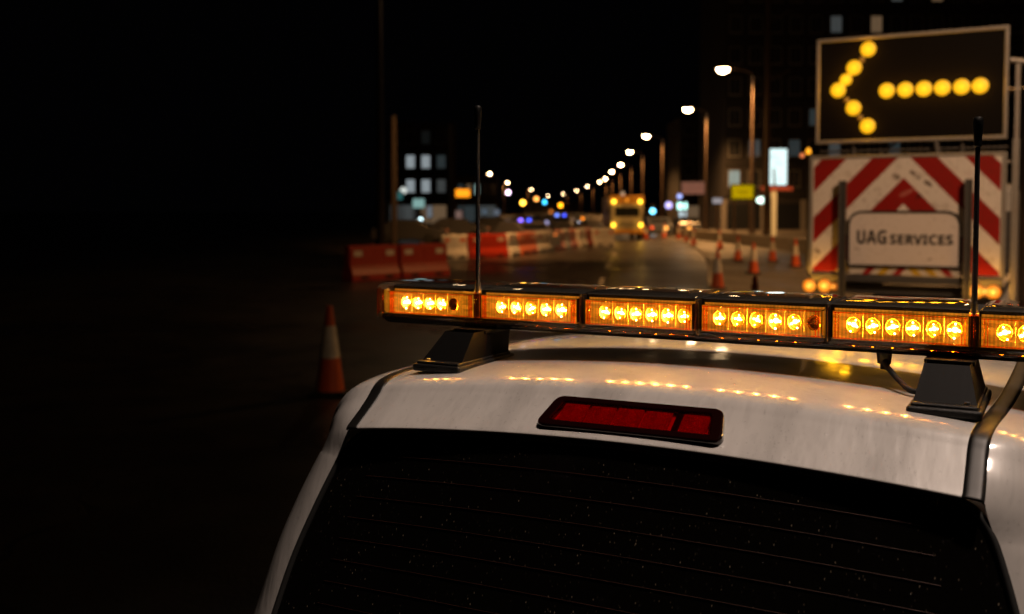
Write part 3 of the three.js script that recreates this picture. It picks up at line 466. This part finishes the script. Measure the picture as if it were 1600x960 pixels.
// ---------------------------------------------------------------- water-filled barriers
function barrier(label, a, b, mat, group) {
  const dx = b[0] - a[0], dz = b[1] - a[1], L = Math.hypot(dx, dz);
  const t = thing('road_barrier', label, 'barrier', [(a[0] + b[0]) / 2, 0, (a[1] + b[1]) / 2], Math.atan2(-dz, dx), group);
  const s = new THREE.Shape(); [[-0.26, 0.0], [-0.26, 0.16], [-0.2, 0.3], [-0.13, 0.42], [-0.11, 0.94], [-0.08, 0.98], [0.08, 0.98], [0.11, 0.94], [0.13, 0.42], [0.2, 0.3], [0.26, 0.16], [0.26, 0.0]].forEach((p, i) => i ? s.lineTo(...p) : s.moveTo(...p));
  const g = new THREE.ExtrudeGeometry(s, { depth: L - 0.1, bevelEnabled: true, bevelSize: 0.02, bevelThickness: 0.03, bevelSegments: 3 }).translate(0, 0.03, -(L - 0.1) / 2); g.rotateY(Math.PI / 2);
  const list = [g], n = Math.max(2, Math.round(L / 0.45));
  for (let i = 0; i <= n; i++) list.push(box(0.07, 0.5, 0.3, -L / 2 + 0.08 + (L - 0.16) * i / n, 0.68, 0, 0.025));
  list.push(box(0.16, 0.07, 0.16, 0, 1.02, 0, 0.03));
  part('barrier_body', list, mat, t);
  for (const x of [-L / 4, L / 4]) part('fork_slot', box(0.3, 0.12, 0.58, x, 0.1, 0, 0.03), M.black, t);
  const strip = mat === M.barrierWhite ? M.barrierOrange : M.reflector;
  for (const x of [-L / 3.2, L / 3.2]) part('reflective_panel', box(Math.min(0.34, L * 0.2), 0.16, 0.012, x, 0.8, 0.137, 0.003), strip, t);
  part('connector_pin', cyl(0.025, 0.025, 1.02, L / 2 - 0.01, 0.02, 0, 10), M.steel, t);
  return t;
}
barrier('dark red plastic barrier at the outer end of the row, nearest the camera', [-4.78, -29.5], [-3.5, -30.75], M.barrierRed, 'plastic road barriers');
barrier('dark red plastic barrier second from the outer end, before the gap', [-3.46, -30.8], [-2.11, -32.1], M.barrierRed, 'plastic road barriers');
const BR = [['white', -2.95, -42.55, -1.92, -43.0, 'dirty white barrier just past the two nearest red ones'], ['red', -1.88, -43.04, -0.3, -44.75, 'red barrier crossed by the aerial rod'], ['white', -0.28, -44.8, 0.16, -46.1, 'narrow white barrier following the red one behind the aerial'], ['orange', 0.2, -46.2, 1.0, -48.4, 'long orange barrier below the pair of blue lamps'], ['white', 1.02, -48.5, 1.9, -50.9, 'white barrier with orange patches in mid row'], ['orange', 1.95, -51.0, 2.5, -52.6, 'orange barrier between two white ones in mid row'], ['white', 2.53, -52.7, 2.92, -54.3, 'slim greyish white barrier, fourth white one along the row'], ['orange', 2.95, -54.4, 3.42, -55.9, 'orange barrier fifth from the oncoming truck end'], ['white', 3.46, -55.6, 4.0, -56.6, 'white barrier third from the oncoming truck end'], ['red', 4.03, -56.7, 4.42, -57.5, 'slim red barrier beside the end white barrier'], ['white', 4.45, -57.3, 5.75, -58.3, 'long white barrier ending the row beside the oncoming truck']];
BR.forEach(([c, a, b, x, z, l]) => barrier(l, [a, b], [x, z], { white: M.barrierWhite, red: M.barrierRed, orange: M.barrierOrange }[c], 'plastic road barriers'));

// ---------------------------------------------------------------- oncoming works truck
{
  const t = thing('works_truck', 'yellow and white works truck facing down the road with four amber lamps', 'truck', [7.7, 0, -68.5], 0);
  const body = std(0.6, 0.52, 0.42, 0.45, { map: wearTex }), yel = std(0.75, 0.36, 0.06, 0.45, { map: wearTex });
  part('cab', [box(2.16, 1.75, 1.9, 0, 1.62, -1, 0.12), box(2.16, 0.5, 5.4, 0, 0.78, -2.8, 0.06)], body, t);
  part('windscreen', box(1.62, 0.62, 0.05, 0, 1.94, -0.03, 0.02), M.glassDark, t);
  part('header_board', [box(2.28, 0.62, 0.18, 0, 2.72, -0.2, 0.04)], yel, t);
  part('box_body', box(2.2, 1.9, 4.2, 0, 1.95, -4.1, 0.05), body, t);
  part('bumper', [box(2.2, 0.3, 0.2, 0, 0.62, 0.02, 0.05)], yel, t);
  part('grille', [0, 1, 2].map((i) => box(1.1, 0.05, 0.03, 0, 0.95 + i * 0.12, -0.035)), M.black, t);
  const lampG = lathe([[0.001, 0.05], [0.07, 0.04], [0.12, 0]], 20).rotateX(Math.PI / 2), hot = glow(5, 2.6, 0.15);
  for (const [x, y, m, s] of [[-0.88, 2.62, hot, 1.2], [0.88, 2.62, hot, 1.2], [0, 2.72, glow(1.2, 0.36, 0.02), 1], [-0.92, 1.05, hot, 1.2], [0.92, 1.05, hot, 1.2]]) {
    const h = part('lamp_housing', lathe([[0.001, -0.06], [0.14, -0.06], [0.15, 0], [0.12, 0.01]], 20).rotateX(Math.PI / 2), M.black, t); h.position.set(x, y, y > 2 ? -0.09 : 0.0); h.scale.setScalar(s); part('lamp_lens', lampG, m, h);
    if (x) { const l = new THREE.PointLight(col(1, 0.55, 0.06), 0.5, 0, 2); l.position.set(x, y, 0.35); l.castShadow = true; t.add(l); }
  }
  part('beacon', [cyl(0.1, 0.1, 0.06, -0.25, 3.03, -0.5), mv(new THREE.SphereGeometry(0.12, 14, 10), -0.25, 3.16, -0.5)], glow(0.5, 0.35, 0.22), t);
  for (const s of [-1, 1]) { part('wing_mirror', [box(0.14, 0.4, 0.1, s * 1.26, 1.95, -0.2, 0.03), rod(V(s * 1.08, 2.1, -0.3), V(s * 1.25, 2.1, -0.2), 0.02)], M.black, t); part('wheel', mv(lathe([[0.001, -0.13], [0.3, -0.15], [0.46, -0.12], [0.46, 0.12], [0.3, 0.15], [0.001, 0.13]], 22), s * 0.92, 0.46, -1.2, 0, 0, Math.PI / 2), M.rubber, t); part('wheel', mv(lathe([[0.001, -0.13], [0.3, -0.15], [0.46, -0.12], [0.46, 0.12], [0.3, 0.15], [0.001, 0.13]], 22), s * 0.92, 0.46, -5, 0, 0, Math.PI / 2), M.rubber, t); }
}

// ---------------------------------------------------------------- cars far off
function farCar(label, x, z, turn, paint, lamps, group, kind = 'parked_car') {
  const t = thing(kind, label, 'car', [x, 0, z], turn, group);
  const s = new THREE.Shape(); [[-2.1, 0.35], [-2.15, 0.75], [-1.95, 0.92], [-1.2, 1.0], [-0.55, 1.42], [0.9, 1.44], [1.6, 1.0], [2.1, 0.88], [2.15, 0.5], [2.05, 0.35]].forEach((p, i) => i ? s.lineTo(...p) : s.moveTo(...p));
  part('body', new THREE.ExtrudeGeometry(s, { depth: 1.6, bevelEnabled: true, bevelSize: 0.06, bevelThickness: 0.08, bevelSegments: 3 }).translate(0, 0, -0.8).rotateY(Math.PI / 2), paint, t);
  part('windscreen', mv(box(1.36, 0.5, 0.03), 0, 1.22, 0.955, -0.98), M.glassDark, t);
  part('rear_screen', mv(box(1.3, 0.5, 0.03), 0, 1.22, -1.36, 1.0), M.glassDark, t);
  for (const [sx, z2] of [[-1, 1.3], [1, 1.3], [-1, -1.3], [1, -1.3]]) part('wheel', mv(lathe([[0.001, -0.1], [0.2, -0.11], [0.32, -0.08], [0.32, 0.08], [0.2, 0.11], [0.001, 0.1]], 18), sx * 0.8, 0.32, z2, 0, 0, Math.PI / 2), M.rubber, t);
  for (const [n, lx, ly, lz, m, r] of lamps) part(n, new THREE.SphereGeometry(r, 12, 8).translate(lx, ly, lz), m, t);
  return t;
}
const P1 = std(0.05, 0.05, 0.055, 0.3), P2 = std(0.1, 0.1, 0.11, 0.3), P3 = std(0.06, 0.07, 0.09, 0.3), blue = glow(0.12, 0.28, 3.2), blueV = glow(0.9, 0.5, 4), red = glow(2, 0.16, 0.03), tailO = glow(3.4, 1.3, 0.2), head = glow(3, 2.9, 3.4);
const at = (px, py, d) => { const p = place(px, py, d); return [p.x, p.z]; };
{
  let p = place(820, 351, 52); farCar('police car with two blue roof lamps behind the orange barrier', p.x, p.z, 0.5, P2, [['roof_lamp', -0.24, 1.53, 0, blueV, 0.1], ['roof_lamp', 0.24, 1.53, 0, blue, 0.1], ['indicator', 0.5, 0.85, 2.18, glow(1, 0.22, 0.03), 0.07]], null, 'police_car');
  p = place(876, 340, 92); farCar('police car with blue roof lamps farther off behind the white barriers', p.x, p.z, 0, P2, [['roof_lamp', -0.33, 1.55, 0, glow(0.4, 0.7, 2.6), 0.17], ['roof_lamp', 0.33, 1.55, 0, blue, 0.15], ['headlight', 1.5, 1.0, 2.15, head, 0.05]], null, 'police_car');
  p = place(1026, 359, 78); farCar('dark car with orange tail lamp just past the oncoming works truck', p.x, p.z, Math.PI, P3, [['tail_lamp', -0.4, 0.72, -2.18, tailO, 0.13], ['tail_lamp', 0.65, 0.75, -2.18, red, 0.11]], 'cars beyond the cones');
  p = place(1015, 352, 120); farCar('dark car with red tail lamps half hidden by the nearer car', p.x, p.z, Math.PI, P3, [['tail_lamp', -0.62, 0.78, -2.18, red, 0.15], ['tail_lamp', 0.62, 0.78, -2.18, red, 0.15]], 'cars beyond the cones');
  p = place(1072, 353, 85); farCar('dark car with two orange lamps stacked at its corner near the pale footpath', p.x, p.z, Math.PI, P3, [['tail_lamp', 0.1, 0.58, -2.2, tailO, 0.12], ['tail_lamp', 0.1, 1.05, -2.0, glow(0.7, 0.24, 0.08), 0.12]], 'cars beyond the cones');
  p = place(905, 345, 135); farCar('small dark car with one orange lamp behind the far barriers', p.x, p.z, 0, P3, [['headlight', 0.3, 0.95, 2.18, glow(3.4, 0.9, 0.05), 0.16], ['headlight', -0.9, 0.8, 2.1, glow(0.5, 0.3, 0.2), 0.14]], 'cars behind the barriers');
  p = place(852, 347, 110); farCar('pale car with dim white lamps between the two police cars', p.x, p.z, 0.3, P2, [['headlight', -0.6, 0.72, 2.18, glow(0.5, 0.5, 0.9), 0.2], ['headlight', 0.6, 0.72, 2.18, glow(0.4, 0.2, 0.06), 0.2]], 'cars behind the barriers');
  for (const [px, d, l] of [[640, 62, 'dark parked car behind the gap between red and white barriers'], [712, 70, 'grey parked car behind the white barrier near the aerial'], [770, 84, 'dark parked car behind the red barrier']]) { const q = place(px, 350, d); farCar(l, q.x, q.z, 1.5, d === 70 ? P2 : P1, [['indicator', 0.6, 0.8, 2.18, glow(0.35, 0.08, 0.02), 0.09]], 'cars parked behind the barriers'); }
}

// ---------------------------------------------------------------- signals, signs and bulbs along the street
function signal(label, px, py, d, colr, r, s, group) {
  const p = place(px, py, d), t = thing('traffic_signal', label, 'traffic light', [p.x, 0, p.z], 0, group);
  part('mast', cyl(0.07, 0.06, p.y - 0.2, 0, 0, -0.16, 10), M.pole, t);
  part('signal_head', box(0.34 * s, 0.95 * s, 0.2, 0, p.y, -0.12, 0.05), M.black, t);
  part('signal_lamp', lathe([[0.001, 0.06], [r * 0.6, 0.045], [r, 0]], 18).rotateX(Math.PI / 2).translate(0, p.y, 0), glow(...colr), t);
  part('visor', new THREE.CylinderGeometry(r * 1.15, r * 1.15, 0.2, 16, 1, true, Math.PI / 2 + 0.2, Math.PI - 0.4).rotateX(Math.PI / 2).translate(0, p.y, 0.08), M.black, t);
}
signal('traffic light showing pale blue green just past the oncoming truck', 1020, 330, 95, [0.9, 3.4, 5], 0.24, 1.2);
signal('distant traffic light showing cyan among the far bulbs', 851, 316, 210, [0.25, 2.6, 4.6], 0.36, 1.6);
signal('distant amber signal at the foot of the far lamp row', 876, 321, 190, [6, 2.3, 0.06], 0.36, 1.6);
signal('distant bright yellow amber signal under the violet bulb', 817, 317, 150, [9, 4.5, 0.4], 0.33, 1.5);
signal('distant orange signal beside the bright yellow one', 838, 311, 180, [4, 1.5, 0.3], 0.36, 1.6);
signal('dim small orange signal lamp low behind the barriers', 861, 331, 170, [0.8, 0.22, 0.03], 0.3, 1.3);
signal('white pedestrian signal bulb in front of the flats with lit windows', 657, 344, 66, [3.2, 4.4, 4.6], 0.14, 0.8);
function globe(name, label, px, py, d, colr, r, foot = 0.09) {
  const p = place(px, py, d), t = thing(name, label, 'lamp', [p.x, 0, p.z]);
  part('post', [cyl(0.06, 0.05, p.y - r, 0, 0, 0, 10), cyl(0.1, 0.08, 0.3, 0, 0, 0, 10)], M.pole, t);
  part('lamp_globe', new THREE.SphereGeometry(r, 16, 12).translate(0, p.y, 0), glow(...colr), t);
  part('lamp_collar', cyl(r * 0.5, r * 0.35, r * 0.5, 0, p.y - r * 1.2, 0, 12), M.black, t);
}
globe('globe_lamp', 'violet white globe lamp below the distant barrier side lamps', 794, 301, 220, [7, 5, 7], 0.42);
globe('globe_lamp', 'small white globe lamp among the windows of the far flats', 630, 298, 120, [0.7, 0.75, 0.7], 0.4);
globe('globe_lamp', 'lilac globe lamp right of the pale blue signal', 1045, 321, 110, [1.1, 0.95, 2], 0.36);
globe('globe_lamp', 'bluish globe lamp under the pinkish sign board', 1062, 307, 105, [0.5, 0.7, 1.6], 0.26);
function boardSign(name, label, category, px, py, d, wpx, hpx, mat, legs, frameMat = M.black, turn = 0) {
  const p = place(px, py, d), w = wpx / FPX * d, h = hpx / FPX * d, t = thing(name, label, category, [p.x, 0, p.z], turn);
  part('panel', box(w, h, 0.08, 0, p.y, 0, 0.02), mat, t);
  part('panel_frame', [box(w + 0.1, 0.06, 0.14, 0, p.y + h / 2 + 0.03, -0.02, 0.015), box(w + 0.1, 0.06, 0.14, 0, p.y - h / 2 - 0.03, -0.02, 0.015), box(0.06, h, 0.14, -w / 2 - 0.03, p.y, -0.02, 0.015), box(0.06, h, 0.14, w / 2 + 0.03, p.y, -0.02, 0.015)], frameMat, t);
  for (const x of legs) part('post', cyl(0.08, 0.07, p.y - h / 2, x * w, 0, -0.06, 12), M.pole, t);
  return [t, p, w, h];
}
{
  const lb = canvasTex(256, 384, (c, w, h) => { c.fillStyle = '#eaf6f4'; c.fillRect(0, 0, w, h); c.fillStyle = '#d4e6e6'; for (let i = 0; i < 10; i++) c.fillRect(20 + rnd() * 160, 30 + rnd() * 300, 30 + rnd() * 60, 12 + rnd() * 30); c.fillStyle = '#1c2626'; c.beginPath(); c.moveTo(96, 200); c.lineTo(116, 205); c.lineTo(128, 384); c.lineTo(100, 384); c.fill(); });
  const m = new THREE.MeshStandardMaterial({ color: col(0.05, 0.05, 0.05), emissive: col(0.92, 1.1, 1.12), emissiveMap: lb, emissiveIntensity: 1.15, roughness: 0.4 });
  const [t, p, w, h] = boardSign('lightbox_sign', 'tall glowing white lightbox sign on a pale post above the footpath', 'sign', 1212.5, 261, 76, 34, 56, m, []);
  const pm = std(0.55, 0.6, 0.56, 0.5);
  part('post', box(0.42, p.y - h / 2 - 0.1, 0.2, -0.1, (p.y - h / 2 - 0.1) / 2, -0.1, 0.03), pm, t);
  part('header_strip', box(2.3, 0.3, 0.14, 0.1, p.y - h / 2 - 0.28, 0, 0.02), std(0.3, 0.07, 0.06, 0.5), t);
  const l = new THREE.RectAreaLight(col(0.85, 1, 1), 1.6, w * 0.9, h * 0.9); l.position.set(0, p.y, 0.07); l.rotation.y = Math.PI; t.add(l);
}
{
  const yt = canvasTex(256, 160, (c, w, h) => { c.fillStyle = '#e6dc10'; c.fillRect(0, 0, w, h); c.strokeStyle = '#6a6206'; c.lineWidth = 8; c.strokeRect(10, 10, w - 20, h - 20); c.fillStyle = '#8a8010'; c.fillRect(56, 70, 144, 10); c.fillRect(80, 96, 96, 8); });
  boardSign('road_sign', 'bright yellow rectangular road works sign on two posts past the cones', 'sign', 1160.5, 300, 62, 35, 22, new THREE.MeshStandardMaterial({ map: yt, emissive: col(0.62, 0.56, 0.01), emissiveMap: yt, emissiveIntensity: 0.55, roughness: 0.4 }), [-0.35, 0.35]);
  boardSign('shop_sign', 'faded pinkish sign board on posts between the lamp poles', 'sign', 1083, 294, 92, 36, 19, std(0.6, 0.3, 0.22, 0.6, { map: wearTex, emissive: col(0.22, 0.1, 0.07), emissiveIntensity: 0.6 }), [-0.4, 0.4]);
  boardSign('shop_sign', 'glowing orange sign low on the dark shops behind the aerial', 'sign', 723, 302, 105, 22, 12, glow(2.0, 0.62, 0.02, 0.8), [0]);
  boardSign('shop_sign', 'pale green white sign hanging over the shops left of the orange one', 'sign', 654, 318, 118, 18, 14, glow(0.2, 0.36, 0.34), [-0.4, 0.4]);
  boardSign('shop_sign', 'green white lit sign beside a lamp, right of the lilac lamp', 'sign', 1066, 322, 98, 15, 10, glow(1.3, 2.6, 2.3), [0.2]);
  boardSign('shop_sign', 'tall pale lit panel under the green white sign', 'sign', 1067, 339, 99, 11, 18, glow(0.65, 0.8, 0.85), [0]);
  boardSign('shop_sign', 'small dim white sign below and left of the yellow sign', 'sign', 1121, 314, 70, 15, 8, glow(0.3, 0.28, 0.3), [0]);
  boardSign('shop_sign', 'dim pinkish white sign low between the two rows of barriers and shops', 'sign', 716, 336, 108, 16, 13, glow(0.16, 0.1, 0.085), [0]);
  boardSign('shop_sign', 'small dim bluish sign just right of the aerial', 'sign', 757, 331, 112, 8, 8, glow(0.07, 0.1, 0.13), [0]);
  boardSign('shop_sign', 'small dim bluish sign second to the right of the aerial', 'sign', 776, 332, 116, 9, 9, glow(0.1, 0.12, 0.15), [0]);
  boardSign('shop_sign', 'narrow dim grey white sign in front of the shops beside the white bulb', 'sign', 671, 331, 104, 8, 18, glow(0.12, 0.14, 0.16), [0]);
  boardSign('shop_sign', 'narrow dim teal sign at the foot of the flats', 'sign', 624, 306, 102, 10, 12, glow(0.02, 0.1, 0.1), [0]);
  const p = place(1190, 313, 68), t = thing('wall_lamp', 'bright greenish white lamp on a post arm beside the yellow sign', 'lamp', [p.x, 0, p.z]);
  part('lamp_glass', new THREE.SphereGeometry(0.32, 16, 10).scale(1, 0.66, 0.6).translate(0, p.y, 0), glow(2.2, 3, 2.6), t);
  part('bracket', [rod(V(0.3, p.y, 0), V(0.62, p.y, 0), 0.04), cyl(0.05, 0.05, p.y + 0.2, 0.62, 0, 0, 10)], M.pole, t);
}
// tall poles
{
  const p = place(1198, 300, 64), t = thing('utility_pole', 'tall dark utility pole with bracket arms left of the lightbox sign', 'pole', [p.x, 0, p.z]);
  part('pole', cyl(0.2, 0.15, 18, 0, 0, 0, 14), std(0.12, 0.085, 0.06, 0.8, { map: wearTex }), t);
  for (const [y, e] of [[10.4, 0.7], [14.0, 0.9]]) part('bracket_arm', [rod(V(0, y - 0.4, 0), V(1.4, y + 0.1 + e * 0.4, 0), 0.05), rod(V(0, y, 0), V(0.7, y + 0.1, 0), 0.03)], M.pole, t);
  part('cross_arm', box(2.2, 0.14, 0.12, 0, 16.5, 0.2, 0.02), M.pole, t);
  [[616, 340, 46, 'short dark wooden pole just right of the brown lamp pole'], [709, 330, 90, 'slim dark pole beside the flats near the orange sign']].forEach(([px, py, d, l]) => { const q = place(px, py, d), s = thing('utility_pole', l, 'pole', [q.x, 0, q.z]); part('pole', cyl(0.16, 0.12, d > 60 ? 9.6 : 6.2, 0, 0, 0, 12), std(0.03, 0.019, 0.013, 0.85, { map: wearTex }), s); part('pole_cap', cyl(0.13, 0.08, 0.08, 0, d > 60 ? 9.6 : 6.2, 0, 12), M.black, s); });
  const q = place(1602, 300, 21), s = thing('utility_pole', 'grey pole behind the arrow board truck at the frame edge', 'pole', [q.x, 0, q.z]); part('pole', cyl(0.09, 0.07, 9, 0, 0, 0, 12), M.pole, s); part('cross_arm', rod(V(-0.6, 4.5, 0), V(0.4, 4.55, 0), 0.04), M.pole, s);
}
// low wall along the footpath
{
  const pts = [[12.4, -78], [13.2, -62], [13.9, -50], [14.6, -40], [15.4, -30]];
  for (let i = 0; i < 4; i++) { const a = pts[i], b = pts[i + 1], dx = b[0] - a[0], dz = b[1] - a[1], L = Math.hypot(dx, dz); const t = thing('low_wall', ['low concrete wall length farthest along the footpath', 'low concrete wall length behind the small far cone', 'low concrete wall length behind the footpath cones', 'low concrete wall length ending behind the chevron board'][i], 'wall', [(a[0] + b[0]) / 2, 0.05, (a[1] + b[1]) / 2], Math.atan2(-dz, dx), 'low wall along the footpath'); part('wall', box(L - 0.03, 0.55, 0.3, 0, 0.275, 0, 0.02), M.concrete, t); part('coping', box(L - 0.02, 0.08, 0.38, 0, 0.594, 0, 0.02), M.concrete, t); }
}

// ---------------------------------------------------------------- buildings
function building(name, label, x0, x1, zf, depth, storeys, sh, cols, lit, wall, ground = 3.6, skip) {
  const w = x1 - x0, h = ground + storeys * sh, t = thing(name, label, 'building', [(x0 + x1) / 2, 0, zf]);
  part('wall', [box(w, h, depth, 0, h / 2, -depth / 2)], wall, t);
  part('parapet', box(w + 0.3, 0.5, depth + 0.3, 0, h + 0.25, -depth / 2, 0.05), wall, t);
  for (let s = 0; s < storeys; s++) part('floor_band', box(w + 0.1, 0.22, 0.12, 0, ground + s * sh, 0.05, 0.02), wall, t);
  const cw = w / cols;
  for (let s = 0; s < storeys; s++) for (let c = 0; c < cols; c++) {
    const x = -w / 2 + cw * (c + 0.5), y = ground + s * sh + sh * 0.52, ww = cw * 0.52, wh = sh * 0.52, m = lit[s + ',' + c];
    if (skip && skip(s, c)) continue;
    const f = part('window', [box(ww + 0.16, 0.08, 0.14, x, y + wh / 2 + 0.04, 0.04), box(ww + 0.24, 0.1, 0.22, x, y - wh / 2 - 0.05, 0.07), box(0.08, wh, 0.14, x - ww / 2 - 0.04, y, 0.04), box(0.08, wh, 0.14, x + ww / 2 + 0.04, y, 0.04), box(0.05, wh, 0.08, x, y, 0.03)], M.frame, t);
    part('pane', box(ww, wh, 0.03, x, y, 0.016), m || M.glassDark, f);
  }
  const n = Math.max(2, Math.round(w / 4));
  for (let c = 0; c < n; c++) { const x = -w / 2 + w / n * (c + 0.5); part('shopfront', box(w / n * 0.82, 2.5, 0.06, x, 1.45, 0.02), lit['g,' + c] || M.glassDark, t); part('pier', box(w / n * 0.14, 3.1, 0.25, x - w / n / 2, 1.55, 0.1, 0.02), M.frame, t); }
  return t;
}
const teal = glow(0.2, 0.3, 0.28), cool = glow(0.26, 0.3, 0.32), dimW = glow(0.045, 0.05, 0.05), warmW = glow(0.12, 0.075, 0.04), dimT = glow(0.022, 0.03, 0.032);
building('apartment_building', 'dark block of flats behind the arrow board truck with a few lit windows', 21.5, 66, -104, 14, 10, 3.1, 22, { '0,0': teal, '1,1': dimW, '0,2': dimT, '2,4': dimT, '1,3': dimT, '0,4': dimT, '1,5': dimW, '0,6': dimT, '2,6': warmW, '5,7': warmW, '6,8': dimW, '0,8': dimT, '1,8': dimT, '3,9': dimT, '6,10': warmW, '5,5': dimW, 'g,3': dimT, 'g,4': dimT }, M.brickDark);
building('apartment_building', 'dark narrow building beyond the flats, behind the pinkish sign', 27, 38, -165, 14, 4, 3.2, 4, { '0,1': dimW, '1,2': dimT, 'g,0': warmW }, M.brickDark);
building('apartment_building', 'flats with two rows of bright white windows behind the red barriers', -17, -8.6, -140, 12, 3, 3.3, 4, { '1,1': cool, '1,2': cool, '0,1': cool, '0,2': cool, '0,3': dimW, '1,3': dimT, '2,2': glow(0.004, 0.005, 0.005), 'g,0': dimW, 'g,1': warmW }, M.brickDark);
building('shop_row', 'low dark row of shops between the flats and the distant lamps', -8.4, -2.2, -155, 10, 1, 3, 5, { '0,0': dimT, '0,1': warmW, '0,2': teal, '0,5': dimT, 'g,0': dimT, 'g,1': dimW, 'g,2': warmW, 'g,3': dimT }, M.brick);
building('warehouse', 'long dark far building closing the street under the row of lamps', 8, 46, -660, 20, 1, 3, 12, {}, M.brickDark);

renderer.render(scene, camera);
